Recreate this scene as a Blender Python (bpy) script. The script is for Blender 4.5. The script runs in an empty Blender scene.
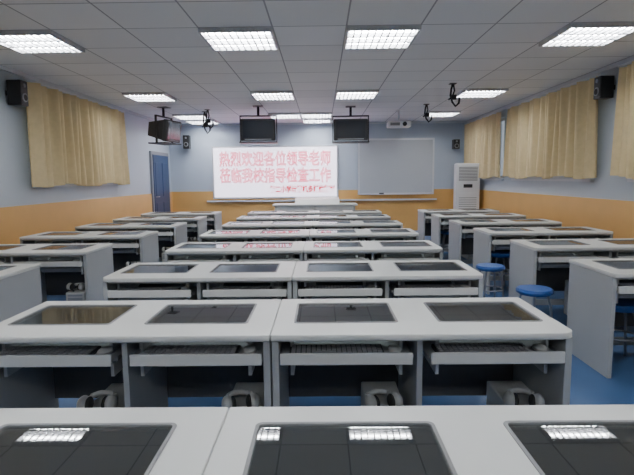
import bpy, bmesh, math, random
from mathutils import Matrix, Vector
random.seed(4)
C = bpy.context.scene.collection
XL,XR,YF,YB,H = -3.95,3.79,13.3,-2.2,2.82

# ---------- materials ----------
def mat(name, col, rough=0.5, metal=0.0, noise=0.0, nscale=8, spec=0.5, emis=None, estr=0, bump=0):
    m = bpy.data.materials.new(name); m.use_nodes=True
    nt=m.node_tree; b=nt.nodes['Principled BSDF']
    b.inputs['Base Color'].default_value=(*col,1)
    b.inputs['Roughness'].default_value=rough
    b.inputs['Metallic'].default_value=metal
    b.inputs['Specular IOR Level'].default_value=spec
    if emis:
        b.inputs['Emission Color'].default_value=(*emis,1); b.inputs['Emission Strength'].default_value=estr
    if noise or bump:
        tc=nt.nodes.new('ShaderNodeTexCoord'); n=nt.nodes.new('ShaderNodeTexNoise')
        n.inputs['Scale'].default_value=nscale; n.inputs['Detail'].default_value=4
        nt.links.new(tc.outputs['Object'],n.inputs['Vector'])
        if noise:
            r=nt.nodes.new('ShaderNodeMix'); r.data_type='RGBA'
            r.inputs[6].default_value=(*[c*(1-noise) for c in col],1)
            r.inputs[7].default_value=(*[min(1,c*(1+noise)) for c in col],1)
            nt.links.new(n.outputs['Fac'],r.inputs[0]); nt.links.new(r.outputs[2],b.inputs['Base Color'])
        if bump:
            bp=nt.nodes.new('ShaderNodeBump'); bp.inputs['Strength'].default_value=bump
            nt.links.new(n.outputs['Fac'],bp.inputs['Height']); nt.links.new(bp.outputs['Normal'],b.inputs['Normal'])
    return m
M={}
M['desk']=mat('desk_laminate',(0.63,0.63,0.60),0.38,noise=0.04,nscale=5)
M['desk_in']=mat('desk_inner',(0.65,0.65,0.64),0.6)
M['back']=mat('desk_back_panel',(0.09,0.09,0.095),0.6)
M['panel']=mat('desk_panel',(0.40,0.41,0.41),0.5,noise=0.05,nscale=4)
M['gasket']=mat('gasket_grey',(0.22,0.22,0.22),0.5)
M['black']=mat('black_plastic',(0.012,0.012,0.014),0.4)
M['blackmetal']=mat('black_metal',(0.02,0.02,0.022),0.45,metal=0.3)
M['screen_off']=mat('screen_off',(0.03,0.033,0.04),0.12)
M['lcd']=mat('lcd_off',(0.085,0.092,0.095),0.45,spec=0.3)
M['bezel']=mat('monitor_bezel',(0.6,0.6,0.6),0.4)
M['key']=mat('key_grey',(0.3,0.3,0.31),0.5)
M['pcwhite']=mat('pc_beige',(0.46,0.46,0.43),0.4)
M['hs']=mat('headset_grey',(0.46,0.46,0.44),0.35)
M['foam']=mat('ear_foam',(0.03,0.03,0.03),0.9)
M['stool']=mat('stool_blue',(0.02,0.09,0.33),0.35)
M['chrome']=mat('steel',(0.4,0.4,0.42),0.3,metal=0.9)
M['floor']=mat('floor_blue',(0.055,0.125,0.27),0.4,noise=0.2,nscale=2)
M['wood']=mat('wainscot_orange',(0.70,0.40,0.125),0.45,noise=0.08,nscale=3)
M['trim']=mat('trim_white',(0.62,0.65,0.70),0.4)
M['door']=mat('door_blue',(0.015,0.045,0.12),0.4,noise=0.1,nscale=4)
M['curtain']=mat('curtain_cloth',(0.70,0.57,0.33),0.9,noise=0.12,nscale=14)
M['acw']=mat('ac_white',(0.82,0.83,0.85),0.3)
M['grey']=mat('grey_plastic',(0.25,0.26,0.28),0.5)
M['board']=mat('whiteboard_surface',(0.50,0.53,0.57),0.25,noise=0.05,nscale=1)
M['alu']=mat('aluminium',(0.7,0.72,0.76),0.35,metal=0.5)
M['red']=mat('text_red',(0.6,0.0,0.02),0.6,emis=(1.0,0.0,0.02),estr=0.55)
M['pink']=mat('text_pink',(0.75,0.04,0.10),0.6,emis=(1.0,0.05,0.14),estr=0.8)
M['proj']=mat('lit_screen',(0.8,0.8,0.85),0.5,emis=(0.88,0.82,1.0),estr=2.2)
M['tube']=mat('tube_light',(1,1,1),0.5,emis=(0.94,0.97,1.0),estr=88)
M['reflector']=mat('reflector',(0.9,0.9,0.92),0.3,emis=(0.94,0.97,1.0),estr=8)
M['fixture']=mat('fixture_white',(0.5,0.5,0.52),0.4)
M['wall']=mat('wall_paint',(0.51,0.57,0.63),0.6,noise=0.03,nscale=2)
M['wallf']=mat('wall_paint_front',(0.47,0.53,0.62),0.6,noise=0.03,nscale=2)

# glass: tinted, with a slight pale diffuse mix
g=bpy.data.materials.new('desk_glass'); g.use_nodes=True; nt=g.node_tree; nt.nodes.clear()
o=nt.nodes.new('ShaderNodeOutputMaterial'); mx=nt.nodes.new('ShaderNodeMixShader'); md=nt.nodes.new('ShaderNodeMixShader')
tr=nt.nodes.new('ShaderNodeBsdfTransparent'); tr.inputs[0].default_value=(0.84,0.89,0.88,1)
df=nt.nodes.new('ShaderNodeBsdfDiffuse'); df.inputs[0].default_value=(0.55,0.6,0.6,1); md.inputs[0].default_value=0.06
gl=nt.nodes.new('ShaderNodeBsdfGlossy'); gl.inputs['Roughness'].default_value=0.02
fr=nt.nodes.new('ShaderNodeFresnel'); fr.inputs[0].default_value=2.15
nt.links.new(tr.outputs[0],md.inputs[1]); nt.links.new(df.outputs[0],md.inputs[2])
nt.links.new(fr.outputs[0],mx.inputs[0]); nt.links.new(md.outputs[0],mx.inputs[1]); nt.links.new(gl.outputs[0],mx.inputs[2]); nt.links.new(mx.outputs[0],o.inputs[0])
M['glass']=g
wg=bpy.data.materials.new('window_glass'); wg.use_nodes=True
wb=wg.node_tree.nodes['Principled BSDF']; wb.inputs['Base Color'].default_value=(0.6,0.7,0.8,1); wb.inputs['Alpha'].default_value=0.3; wb.inputs['Roughness'].default_value=0.05
M['wglass']=wg
# ceiling tiles
cm=bpy.data.materials.new('ceiling_tiles'); cm.use_nodes=True; nt=cm.node_tree; b=nt.nodes['Principled BSDF']; b.inputs['Roughness'].default_value=0.75
tc=nt.nodes.new('ShaderNodeTexCoord'); mp=nt.nodes.new('ShaderNodeMapping')
mp.inputs['Location'].default_value=(0.45+7.0,-4.95+7.0,0)
br=nt.nodes.new('ShaderNodeTexBrick'); br.offset=0; br.squash=1
br.inputs['Scale'].default_value=1; br.inputs['Brick Width'].default_value=0.7; br.inputs['Row Height'].default_value=0.7
br.inputs['Mortar Size'].default_value=0.008; br.inputs['Mortar Smooth'].default_value=0.1
br.inputs['Color1'].default_value=(0.82,0.83,0.85,1); br.inputs['Color2'].default_value=(0.75,0.76,0.78,1); br.inputs['Mortar'].default_value=(0.34,0.35,0.38,1)
nt.links.new(tc.outputs['Object'],mp.inputs[0]); nt.links.new(mp.outputs[0],br.inputs['Vector']); nt.links.new(br.outputs['Color'],b.inputs['Base Color'])
M['ceil']=cm

# ---------- mesh builder ----------
class B:
    def __init__(s): s.bm=bmesh.new(); s.mats=[]
    def mi(s,m):
        if m not in s.mats: s.mats.append(m)
        return s.mats.index(m)
    def _fin(s,vs,m,smooth=False):
        i=s.mi(m); fs=set()
        for v in vs:
            for f in v.link_faces: fs.add(f)
        for f in fs: f.material_index=i; f.smooth=smooth
    def box(s,x0,x1,y0,y1,z0,z1,m,bev=0,rot=None):
        r=bmesh.ops.create_cube(s.bm,size=1); vs=r['verts']
        c=Vector(((x0+x1)/2,(y0+y1)/2,(z0+z1)/2))
        for v in vs: v.co=Vector((v.co.x*(x1-x0),v.co.y*(y1-y0),v.co.z*(z1-z0)))
        if rot: bmesh.ops.transform(s.bm,matrix=rot.to_4x4(),verts=vs)
        for v in vs: v.co+=c
        if bev:
            es=list({e for v in vs for e in v.link_edges})
            s._fin(vs,m)
            rr=bmesh.ops.bevel(s.bm,geom=es,offset=bev,segments=2,affect='EDGES',profile=0.5)
            for f in rr['faces']: f.material_index=s.mi(m)
        else: s._fin(vs,m)
    def cyl(s,p0,p1,r0,m,r1=None,seg=14,smooth=True):
        p0=Vector(p0);p1=Vector(p1); d=p1-p0
        if r1 is None:r1=r0
        r=bmesh.ops.create_cone(s.bm,cap_ends=True,segments=seg,radius1=r0,radius2=r1,depth=d.length)
        q=Vector((0,0,1)).rotation_difference(d.normalized()).to_matrix().to_4x4()
        bmesh.ops.transform(s.bm,matrix=Matrix.Translation((p0+p1)/2)@q,verts=r['verts'])
        s._fin(r['verts'],m,False)
        for v in r['verts']:
            for f in v.link_faces:
                if len(f.verts)==4: f.smooth=smooth
    def tube(s,pts,r,m,seg=8):
        pts=[Vector(p) for p in pts]; rings=[]
        for i,p in enumerate(pts):
            a=pts[max(0,i-1)]; c=pts[min(len(pts)-1,i+1)]; t=(c-a).normalized()
            q=Vector((0,0,1)).rotation_difference(t)
            rings.append([s.bm.verts.new(p+q@Vector((r*math.cos(2*math.pi*k/seg),r*math.sin(2*math.pi*k/seg),0))) for k in range(seg)])
        i=s.mi(m)
        for a,c in zip(rings,rings[1:]):
            best=min(range(seg),key=lambda o:sum((a[k].co-c[(k+o)%seg].co).length for k in range(seg)))
            for k in range(seg):
                f=s.bm.faces.new((a[k],a[(k+1)%seg],c[(k+1+best)%seg],c[(k+best)%seg])); f.material_index=i; f.smooth=True
        for ring in (rings[0],rings[-1]):
            try: f=s.bm.faces.new(ring); f.material_index=i
            except: pass
    def sph(s,c,rx,ry,rz,m,seg=16):
        r=bmesh.ops.create_uvsphere(s.bm,u_segments=seg,v_segments=seg//2+2,radius=1)
        for v in r['verts']: v.co=Vector((v.co.x*rx+c[0],v.co.y*ry+c[1],v.co.z*rz+c[2]))
        s._fin(r['verts'],m,True)
    def prism(s,pts,axis,a0,a1,m):
        def P(u,v,a): return {'x':(a,u,v),'y':(u,a,v),'z':(u,v,a)}[axis]
        A=[s.bm.verts.new(P(u,v,a0)) for u,v in pts]; Bv=[s.bm.verts.new(P(u,v,a1)) for u,v in pts]
        n=len(pts); fs=[s.bm.faces.new(A),s.bm.faces.new(Bv[::-1])]
        for k in range(n): fs.append(s.bm.faces.new((A[k],Bv[k],Bv[(k+1)%n],A[(k+1)%n])))
        bmesh.ops.recalc_face_normals(s.bm,faces=fs)
        for f in fs: f.material_index=s.mi(m)
    def add_mesh(s,me,m):
        n0=len(s.bm.faces); s.bm.from_mesh(me); s.bm.faces.ensure_lookup_table()
        for f in s.bm.faces[n0:]: f.material_index=s.mi(m)
    def mesh(s,name):
        me=bpy.data.meshes.new(name); s.bm.to_mesh(me); s.bm.free()
        for m in s.mats: me.materials.append(M[m])
        return me
def put(name,me,loc=(0,0,0),rz=0):
    o=bpy.data.objects.new(name,me); o.location=loc; o.rotation_euler=(0,0,rz); C.objects.link(o); return o
def obj(name,b,loc=(0,0,0),rz=0): return put(name,b.mesh(name),loc,rz)

# ---------- room ----------
T=0.2
b=B(); b.box(XL-T,XR+T,YB-T,YF+T,-0.1,0,'floor'); obj('floor',b)
b=B(); b.box(XL-T,XR+T,YB-T,YF+T,H,H+0.1,'ceil'); obj('ceiling',b)
b=B(); b.box(XL-T,XR+T,YF,YF+T,0,H,'wallf'); obj('wall_front',b)
b=B(); b.box(XL-T,XR+T,YB-T,YB,0,H,'wall'); obj('wall_back',b)
WZ0,WZ1=1.36,2.62
winL=[(-0.6,2.2),(2.9,5.9),(6.95,9.85)]
winR=[(-0.6,2.2),(2.9,6.2),(7.15,10.0),(10.65,13.0)]
def wall(name,x0,x1,wins):
    b=B(); b.box(x0,x1,YB,YF,0,WZ0,'wall'); b.box(x0,x1,YB,YF,WZ1,H,'wall')
    y=YB
    for a,c in wins: b.box(x0,x1,y,a,WZ0,WZ1,'wall'); y=c
    b.box(x0,x1,y,YF,WZ0,WZ1,'wall'); obj(name,b)
wall('wall_left',XL-T,XL,winL); wall('wall_right',XR,XR+T,winR)
n=1
for side,wins in ((-1,winL),(1,winR)):
    for a,c in wins:
        b=B(); X=(XL-0.12) if side<0 else (XR+0.12)
        w=0.025
        b.box(X-w,X+w,a,c,WZ0,WZ0+.05,'alu'); b.box(X-w,X+w,a,c,WZ1-.05,WZ1,'alu')
        k=4
        for i in range(k+1):
            yy=a+(c-a)*i/k; yy=min(max(yy,a+.025),c-.025); b.box(X-w,X+w,yy-.025,yy+.025,WZ0,WZ1,'alu')
        b.box(X-.004,X+.004,a+.02,c-.02,WZ0+.02,WZ1-.02,'wglass')
        obj('window_%d'%n,b); n+=1
WH=1.08
b=B(); b.box(XL,XL+.02,YB,11.68,0,WH,'wood'); b.box(XL,XL+.02,13.02,YF,0,WH,'wood'); obj('trim_1',b)
b=B(); b.box(XR-.02,XR,YB,YF,0,WH,'wood'); obj('trim_2',b)
b=B(); b.box(XL+.02,XR-.02,YF-.02,YF,0,WH,'wood'); obj('trim_3',b)
b=B()
for a,c in winL: b.box(XL-.08,XL+.05,a-.05,c+.05,WZ0-.05,WZ0-.005,'trim')
obj('trim_4',b)
b=B()
for a,c in winR: b.box(XR-.05,XR+.08,a-.05,min(c+.05,YF),WZ0-.05,WZ0-.005,'trim')
obj('trim_5',b)
b=B(); b.box(XL,XL+.03,YB,YF,H-.05,H,'trim'); b.box(XR-.03,XR,YB,YF,H-.05,H,'trim'); b.box(XL+.03,XR-.03,YF-.03,YF,H-.05,H,'trim'); obj('trim_6',b)

# curtains
def curtain(x,y0,y1,z0,z1,seed):
    rnd=random.Random(seed); b=B(); bm=b.bm; ny=int((y1-y0)/0.012); nz=14
    ph=[rnd.uniform(0,6.28) for _ in range(4)]
    rows=[]
    for j in range(nz+1):
        t=j/nz; z=z1+(z0-z1)*t; row=[]
        for i in range(ny+1):
            y=y0+(y1-y0)*i/ny
            a=0.038+0.014*t
            d=a*math.sin(2*math.pi*y/0.21+ph[0]+1.9*math.sin(y*3.1+ph[1])+.7*t*math.sin(y*2))+0.028*math.sin(2*math.pi*y/0.47+ph[2]+t*1.1)
            zz=z+(0.025*math.sin(y*5+ph[3]) if j==nz else 0)
            row.append(bm.verts.new((x+d,y,zz)))
        rows.append(row)
    for j in range(nz):
        for i in range(ny):
            f=bm.faces.new((rows[j][i],rows[j][i+1],rows[j+1][i+1],rows[j+1][i])); f.smooth=True
    b.mi('curtain')
    b.cyl((x,y0-.05,z1+.02),(x,y1+.05,z1+.02),0.014,'alu')
    o=obj('curtain',b); return o
for k,(a,c) in enumerate([(-.65,1.0),(1.0,2.25),(2.85,4.4),(4.4,6.02),(6.73,8.4),(8.41,10.0)]): curtain(XL+.12,a,c,1.33,2.70,k)
for k,(a,c) in enumerate([(-.65,1.0),(1.0,2.25),(2.85,4.5),(4.5,6.4),(6.92,8.5),(8.51,10.15),(10.5,13.1)]): curtain(XR-.12,a,c,1.37,2.70,k+20)

# door (in left wall)
b=B(); dx=XL
b.box(dx,dx+.05,11.70,13.0,0,2.06,'grey'); b.box(dx+.03,dx+.065,11.78,12.92,0.01,1.98,'door')
for z0,z1 in ((.2,.85),(1.0,1.8)):
    for y0,y1 in ((11.88,12.30),(12.40,12.82)): b.box(dx+.06,dx+.075,y0,y1,z0,z1,'door',bev=.006)
b.cyl((dx+.06,11.86,1.0),(dx+.11,11.86,1.0),.012,'chrome'); b.cyl((dx+.11,11.85,1.0),(dx+.11,11.98,1.0),.011,'chrome')
obj('door_1',b)

# ---------- ceiling lights ----------
def fixture_mesh():
    b=B(); s=.34
    b.box(-s,s,-s,s,-.004,0,'reflector')
    for a in (-1,1):
        b.box(a*s-.012,a*s+.012,-s-.012,s+.012,-.045,0,'fixture'); b.box(-s,s,a*s-.012,a*s+.012,-.045,0,'fixture')
    for i in (-1,0,1): b.cyl((-s+.03,i*.21,-.017),(s-.03,i*.21,-.017),.012,'tube',seg=8)
    for i in (-.5,.5): b.box(-s,s,i*.21-.018,i*.21+.018,-.045,-.005,'fixture')
    for i in range(-4,5): b.box(i*.068-.006,i*.068+.006,-s,s,-.045,-.032,'fixture')
    return b.mesh('ceiling_light')
fm=fixture_mesh()
for y in (-1.4,1.8,5.3,8.8):  # rearmost row is added behind the camera to light the near desk fronts
    for x in (-2.9,-.8,.6,2.7): put('ceiling_light',fm,(x,y,H))
for x,y in ((-2.9,11.6),(-.8,11.6),(-.1,11.6),(2.7,11.6),(-.1,12.65),(-2.9,12.65)): put('ceiling_light',fm,(x,y,H))

# ---------- desks ----------
HD,DD=0.74,0.645
def rrect(x0,x1,y0,y1,rs):
    pts=[]
    for (cx,cy,a0,r) in ((x1-rs[0],y0+rs[0],-90,rs[0]),(x1-rs[1],y1-rs[1],0,rs[1]),(x0+rs[2],y1-rs[2],90,rs[2]),(x0+rs[3],y0+rs[3],180,rs[3])):
        for k in range(6):
            a=math.radians(a0+18*k); pts.append((cx+r*math.cos(a),cy+r*math.sin(a)))
    return pts
def plate(loops,z0,z1,bev=.004):
    cu=bpy.data.curves.new('t','CURVE'); cu.dimensions='2D'; cu.fill_mode='BOTH'
    cu.extrude=(z1-z0)/2-bev; cu.bevel_depth=bev; cu.bevel_resolution=1; cu.offset=-bev
    for L in loops:
        sp=cu.splines.new('POLY'); sp.points.add(len(L)-1); sp.use_cyclic_u=True
        for p,(x,y) in zip(sp.points,L): p.co=(x,y,0,1)
    o=bpy.data.objects.new('t',cu); C.objects.link(o)
    bpy.context.view_layer.update()
    me=bpy.data.meshes.new_from_object(o.evaluated_get(bpy.context.evaluated_depsgraph_get()))
    me.transform(Matrix.Translation((0,0,(z0+z1)/2))); bpy.data.objects.remove(o); me.materials.clear()
    return me
GW=.236
def desk_mesh(W,nm,rl=.012,rr=.012,wc=None):
    b=B(); hw=W/2; cxs=(-W/4,W/4); wc=wc or cxs
    gy0,gy1=-.467,-.105
    outer=rrect(-hw+.001,hw-.001,-DD,0,(rr,.01,.01,rl))
    loops=[outer]+[rrect(c-GW,c+GW,gy0,gy1,(.02,)*4)[::-1] for c in wc]
    b.add_mesh(plate(loops,HD-.028,HD),'desk')
    for c in wc:
        b.add_mesh(plate([rrect(c-GW-.004,c+GW+.004,gy0-.004,gy1+.004,(.02,)*4),rrect(c-GW+.006,c+GW-.006,gy0+.006,gy1-.006,(.015,)*4)[::-1]],HD-.006,HD+.003,.001),'gasket')
        b.box(c-GW,c+GW,gy0,gy1,HD-.006,HD-.003,'glass')
        b.box(c-GW-.02,c-GW-.005,gy0-.02,gy1+.02,.50,HD-.03,'desk_in'); b.box(c+GW+.005,c+GW+.02,gy0-.02,gy1+.02,.50,HD-.03,'desk_in')
        b.box(c-GW-.005,c+GW+.005,gy1+.005,gy1+.02,.50,HD-.03,'desk_in')
        b.box(c-GW-.005,c+GW+.005,-.30,gy1+.02,.49,.503,'desk_in')
        b.box(c-GW-.005,c+GW+.005,-.480,-.470,.668,HD-.03,'desk_in')
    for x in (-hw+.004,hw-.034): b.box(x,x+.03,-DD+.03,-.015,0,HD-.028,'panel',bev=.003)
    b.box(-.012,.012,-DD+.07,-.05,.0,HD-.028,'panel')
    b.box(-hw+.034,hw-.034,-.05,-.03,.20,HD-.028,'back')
    b.box(-hw+.034,hw-.034,-DD+.05,-DD+.065,HD-.045,HD-.028,'desk')
    for c in cxs:
        x0,x1=c-W/4+.04,c+W/4-.04
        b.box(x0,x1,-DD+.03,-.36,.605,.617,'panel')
        b.box(x0,x1,-DD+.015,-DD+.03,.60,.652,'desk',bev=.004)
        b.box(x0-.012,x0,-DD+.06,-.26,.61,.63,'chrome'); b.box(x1,x1+.012,-DD+.06,-.26,.61,.63,'chrome')
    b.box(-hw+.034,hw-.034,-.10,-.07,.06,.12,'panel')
    return b.mesh(nm)
WL=(-.345,.290); WR=(-.318,.345)
deskS=desk_mesh(1.46,'computer_desk_side_mesh',.05,.05)
deskCR=desk_mesh(1.3,'computer_desk_r',.012,.06,WR); deskCL=desk_mesh(1.3,'computer_desk_l',.06,.012,WL)

b=B(); rt=Matrix.Rotation(math.radians(22),3,'X')
b.box(-.2,.2,-.155,.155,-.016,.016,'bezel',bev=.005,rot=rt); 
off=rt@Vector((0,0,.018)); b.box(-.175,.175,off.y-.13,off.y+.13,off.z-.001,off.z+.001,'lcd',rot=rt)
o2=rt@Vector((0,0,-.02)); b.box(-.09,.09,o2.y-.05,o2.y+.05,-.082,-.03,'bezel',bev=.004)
monM=b.mesh('monitor_mesh')
b=B(); b.box(-.21,.21,-.07,.07,0,.018,'black',bev=.004)
for r in range(5):
    for k in range(18):
        if r==0 and 4<=k<=8: continue
        b.box(-.2+k*.0225,-.2+k*.0225+.017,-.06+r*.024,-.06+r*.024+.018,.017,.026,'key')
b.box(-.2+4*.0225,-.2+9*.0225-.005,-.06,-.042,.017,.026,'key')
kbM=b.mesh('keyboard_mesh')
TH=.35
b=B(); b.box(-.09,.09,-.2,.2,0,TH,'pcwhite',bev=.008); b.box(-.07,.07,-.203,-.2,.26,.30,'grey'); b.box(-.07,.07,-.203,-.2,.31,.33,'grey')
b.cyl((0,-.2,.20),(0,-.206,.20),.014,'grey'); 
for k in range(5): b.box(-.06,.06,-.203,-.2,.05+k*.02,.058+k*.02,'grey')
twM=b.mesh('tower_mesh')
# headset lying down
b=B()
pts=[]
for k in range(17):
    a=math.radians(-10+200*k/16); pts.append((.078*math.cos(a),-.02+.095*math.sin(a),.036+.008*max(0,math.sin(a))))
b.tube(pts,.010,'hs',seg=10)
pts2=[(p[0]*.95,p[1]*.95,p[2]+.004) for p in pts[4:13]]; b.tube(pts2,.014,'hs')
for s in (-1,1):
    b.sph((s*.066,-.04,.041),.030,.050,.039,'hs'); b.sph((s*.040,-.04,.039),.017,.043,.035,'foam')
b.tube([(-.066,-.06,.03),(-.06,-.09,.018),(-.02,-.11,.013),(.01,-.115,.013)],.004,'black'); b.sph((.015,-.115,.014),.012,.009,.009,'foam')
for v in b.bm.verts: v.co*=.92
hsM=b.mesh('headset_mesh')
b=B(); b.sph((0,0,.019),.03,.05,.018,'hs'); b.box(-.027,.027,-.042,.042,0.001,.012,'grey',bev=.003); moM=b.mesh('mouse_mesh')
b=B(); b.cyl((0,0,.42),(0,0,.445),.15,'stool',seg=28); b.cyl((0,0,.445),(0,0,.455),.15,'stool',r1=.135,seg=28); b.cyl((0,0,.405),(0,0,.42),.13,'stool',seg=24)
for k in range(4):
    a=math.radians(45+90*k); ca,sa=math.cos(a),math.sin(a)
    b.tube([(.1*ca,.1*sa,.41),(.13*ca,.13*sa,.3),(.16*ca,.16*sa,.0)],.011,'chrome')
ring=[(.14*math.cos(2*math.pi*k/20),.14*math.sin(2*math.pi*k/20),.2) for k in range(21)]
b.tube(ring,.008,'chrome')
stM=b.mesh('stool_mesh')

def seat(cx,yf,W4,stool=True,mo=0):
    put('monitor',monM,(cx+mo,yf-.285,.592))
    put('keyboard',kbM,(cx-.04,yf-.525,.618),random.uniform(-.02,.02))
    put('computer_mouse',moM,(cx+.22,yf-.53,.618),random.uniform(-.15,.15))
    tx=cx+W4-.14
    put('computer_tower',twM,(tx,yf-.40,0))
    put('headset',hsM,(tx-.02,yf-.49,TH+.001),random.uniform(-.3,.3))
    dx,dy,dr=random.uniform(-.02,.01),random.uniform(-.01,.01),random.uniform(-.2,.2)
    if stool: put('stool',stM,(cx-.11+dx,yf-.265+dy,0),dr)
def row_y(n): return 1.405 if n==1 else 1.45+1.27*(n-1)
CXS={1:-.275,2:-.225,3:-.205,4:-.175,5:-.155,6:-.14,7:-.14,8:-.14}
for n in range(1,9):
    yf=row_y(n); CX=CXS[n]
    put('computer_desk',deskCL,(CX-.65,yf,0)); put('computer_desk',deskCR,(CX+.65,yf,0))
    mos=(WL[0]+.325,WL[1]-.325,WR[0]+.325,WR[1]-.325)
    for i,c in enumerate((-.975,-.325,.325,.975)): seat(CX+c,yf,.325,n not in (2,3),mos[i])
lx={2:-2.3,3:-2.26,4:-2.2,5:-2.13,6:-2.09,7:-2.07,8:-2.05}
for n in range(2,9):
    yf=row_y(n)
    c=lx[n]-.73; put('computer_desk',deskS,(c,yf,0)); [seat(c+s*.365,yf,.365,False) for s in (-1,1)]
    c=1.96+.73; put('computer_desk',deskS,(c,yf,0)); [seat(c+s*.365,yf,.365,s<0 and n%2==1) for s in (-1,1)]
put('stool',stM,(1.80,4.22,0),.4); put('stool',stM,(1.80,5.35,0),.1)

# ---------- front wall ----------
b=B(); y=YF
b.box(-2.84,.44,y-.05,y-.02,.88,2.24,'alu'); b.box(-2.80,.40,y-.055,y-.045,.92,2.20,'proj')
sc=obj('projection_screen',b)
def text(s,size,x,z,m,outline=False,w=None):
    cu=bpy.data.curves.new('txt','FONT'); cu.body=s; cu.size=size; cu.align_x='CENTER'
    if outline: cu.fill_mode='NONE'; cu.bevel_depth=.009; cu.bevel_resolution=0; cu.resolution_u=3
    else: cu.extrude=.001; cu.offset=.008
    o=bpy.data.objects.new('screen_text',cu); C.objects.link(o); bpy.context.view_layer.update()
    me=bpy.data.meshes.new_from_object(o.evaluated_get(bpy.context.evaluated_depsgraph_get())); bpy.data.objects.remove(o)
    me.materials.clear(); me.materials.append(M[m])
    xs=[v.co.x for v in me.vertices]
    sx=1
    if w and xs and max(xs)>min(xs): sx=w/(max(xs)-min(xs))
    ob=bpy.data.objects.new('screen_text',me); C.objects.link(ob)
    ob.rotation_euler=(math.pi/2,0,0); ob.scale=(sx,1,1); ob.location=(x,YF-.066,z); ob.parent=sc
text('热烈欢迎各位领导老师',.40,-1.2,1.76,'pink',True,2.9)
text('莅临我校指导检查工作',.40,-1.2,1.33,'pink',True,2.9)
text('第二小学计算机多媒体教室',.19,-.5,1.05,'red',False,1.7)
b=B()
b.box(.95,2.93,y-.05,y-.02,.95,2.40,'alu'); b.box(1.0,2.88,y-.055,y-.045,1.0,2.35,'board')
b.box(1.2,2.6,y-.12,y-.05,.95,.97,'alu'); b.box(1.5,1.62,y-.11,y-.07,.97,1.0,'black')
obj('whiteboard',b)
b=B(); b.box(-3.0,3.0,y-.10,y-.02,.80,.84,'trim'); obj('trim_7',b)
b=B()
b.box(-1.05,.85,-.05,.55,.78,.82,'desk',bev=.01)
for x in (-1.0,-.12,.76): b.box(x,x+.04,0,.5,0,.78,'panel')
b.box(-.96,.76,0,.03,.1,.78,'desk')
b.prism([(.0,.82),(.5,.82),(.5,.96),(.12,.92)],'x',-.55,.45,'desk')
b.box(-.3,.4,.02,.03,.2,.75,'panel')
obj('teacher_podium',b,(-.05,11.3,0))

b=B()
b.box(-.27,.27,-.18,.18,.06,1.70,'acw',bev=.02); b.box(-.25,.25,-.16,.16,0,.06,'grey')
b.box(-.21,.21,-.19,-.175,1.30,1.62,'grey')
for k in range(9): b.box(-.205,.205,-.2,-.18,1.315+k*.034,1.328+k*.034,'acw')
b.box(-.1,.1,-.187,-.178,1.14,1.22,'black'); b.box(-.22,.22,-.188,-.178,.2,1.02,'acw',bev=.004)
for k in range(14): b.box(-.2,.2,-.192,-.186,.25+k*.05,.262+k*.05,'grey')
obj('floor_air_conditioner',b,(3.42,12.0,0),-.10)

# hanging TVs
def tv(x,y,rz,w=.36):
    b=B(); rot=Matrix.Rotation(math.radians(8),4,'X')
    b.box(-w,w,-.20,-.10,-.21,.21,'black',bev=.02); b.box(-w+.05,w-.05,-.205,-.199,-.15,.17,'screen_off')
    b.box(-w+.08,w-.08,-.206,-.2,-.19,-.17,'grey')
    b.prism([(-.10,-.20),(-.10,.20),(.24,.12),(.24,-.14)],'x',-w+.06,w-.06,'black')
    bmesh.ops.transform(b.bm,matrix=rot,verts=b.bm.verts[:])
    b.box(-w-.03,w+.03,-.18,.2,-.27,-.25,'blackmetal')
    for s in (-1,1): 
        b.box(s*(w+.02)-.01,s*(w+.02)+.01,.0,.04,-.27,.27,'blackmetal')
    b.box(-w-.03,w+.03,0,.04,.25,.275,'blackmetal')
    b.cyl((0,.02,.27),(0,.02,H-2.37),.025,'blackmetal'); b.box(-.1,.1,-.1,.1,H-2.38,H-2.37,'blackmetal')
    obj('hanging_television',b,(x,y,2.37),rz)
tv(-1.24,10.2,.05,.34); tv(.60,10.4,-.05,.34); tv(-3.1,10.2,1.35,.28)
b=B(); b.box(-.24,.24,-.17,.17,-.06,.06,'acw',bev=.02); b.cyl((.1,-.17,0),(.1,-.2,0),.045,'black'); b.box(-.2,.0,-.174,-.168,-.03,.03,'grey')
b.cyl((0,0,.06),(0,0,.30),.02,'acw'); b.box(-.08,.08,-.08,.08,.30,.31,'acw')
obj('ceiling_projector',b,(1.66,11.0,H-.31))
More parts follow.
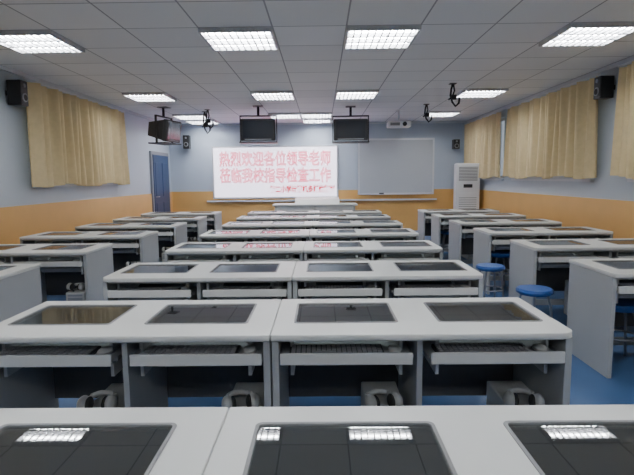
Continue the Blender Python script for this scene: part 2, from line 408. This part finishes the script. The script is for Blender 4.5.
def hook(x,y,s=1):
    b=B(); b.box(-.05,.05,-.05,.05,-.01,0,'blackmetal')
    b.tube([(0,0,0),(-.02,0,-.10*s),(-.03,0,-.20*s),(.0,0,-.31*s),(.05,0,-.38*s),(.10,0,-.33*s),(.11,0,-.24*s)],.016,'blackmetal')
    b.tube([(.01,0,0),(.03,0,-.12*s),(.0,0,-.22*s),(-.06,0,-.27*s)],.013,'blackmetal')
    b.box(-.02,.06,-.03,.03,-.27*s,-.19*s,'black',bev=.005)
    obj('ceiling_cable_bracket',b,(x,y,H))
hook(2.03,8.0,.9); hook(2.08,10.2,.9); hook(-2.46,10.9,1.2); hook(-2.33,10.6)
def spk(x,y,z,rz,h=.36,w=.1):
    b=B(); r=w*.7; b.box(-w,w,-.09,.09,-h/2,h/2,'black',bev=.01); b.cyl((0,-.09,-h*.18),(0,-.1,-h*.18),r,'grey'); b.cyl((0,-.09,-h*.18),(0,-.103,-h*.18),r*.7,'foam'); b.cyl((0,-.09,h*.3),(0,-.1,h*.3),.025,'grey')
    b.box(-.03,.03,.09,.13,-.03,.03,'blackmetal')
    obj('wall_speaker',b,(x,y,z),rz)
spk(XL+.13,6.5,2.5,math.pi/2,.31,.08); spk(XR-.13,6.74,2.52,-math.pi/2,.28,.08)
spk(-3.45,YF-.15,2.35,0,.34,.08); spk(3.45,YF-.15,2.22,0,.24,.08)

# ---------- world / camera ----------
w=bpy.data.worlds.new('w'); bpy.context.scene.world=w; w.use_nodes=True
nt=w.node_tree; bg=nt.nodes['Background']; bg.inputs[0].default_value=(0.75,0.85,1,1); bg.inputs[1].default_value=0.8
cam=bpy.data.cameras.new('cam'); co=bpy.data.objects.new('camera',cam); C.objects.link(co)
F=505; cam.sensor_width=36; cam.lens=F/634*36; cam.clip_start=.02
pitch=math.atan(59.5/F); yaw=math.atan(5/F)
R=Matrix.Rotation(yaw,4,'Z')@Matrix.Rotation(math.pi/2-pitch,4,'X')@Matrix.Rotation(math.radians(-.6),4,'Z')
co.matrix_world=Matrix.Translation((0,0,1.40))@R
bpy.context.scene.camera=co
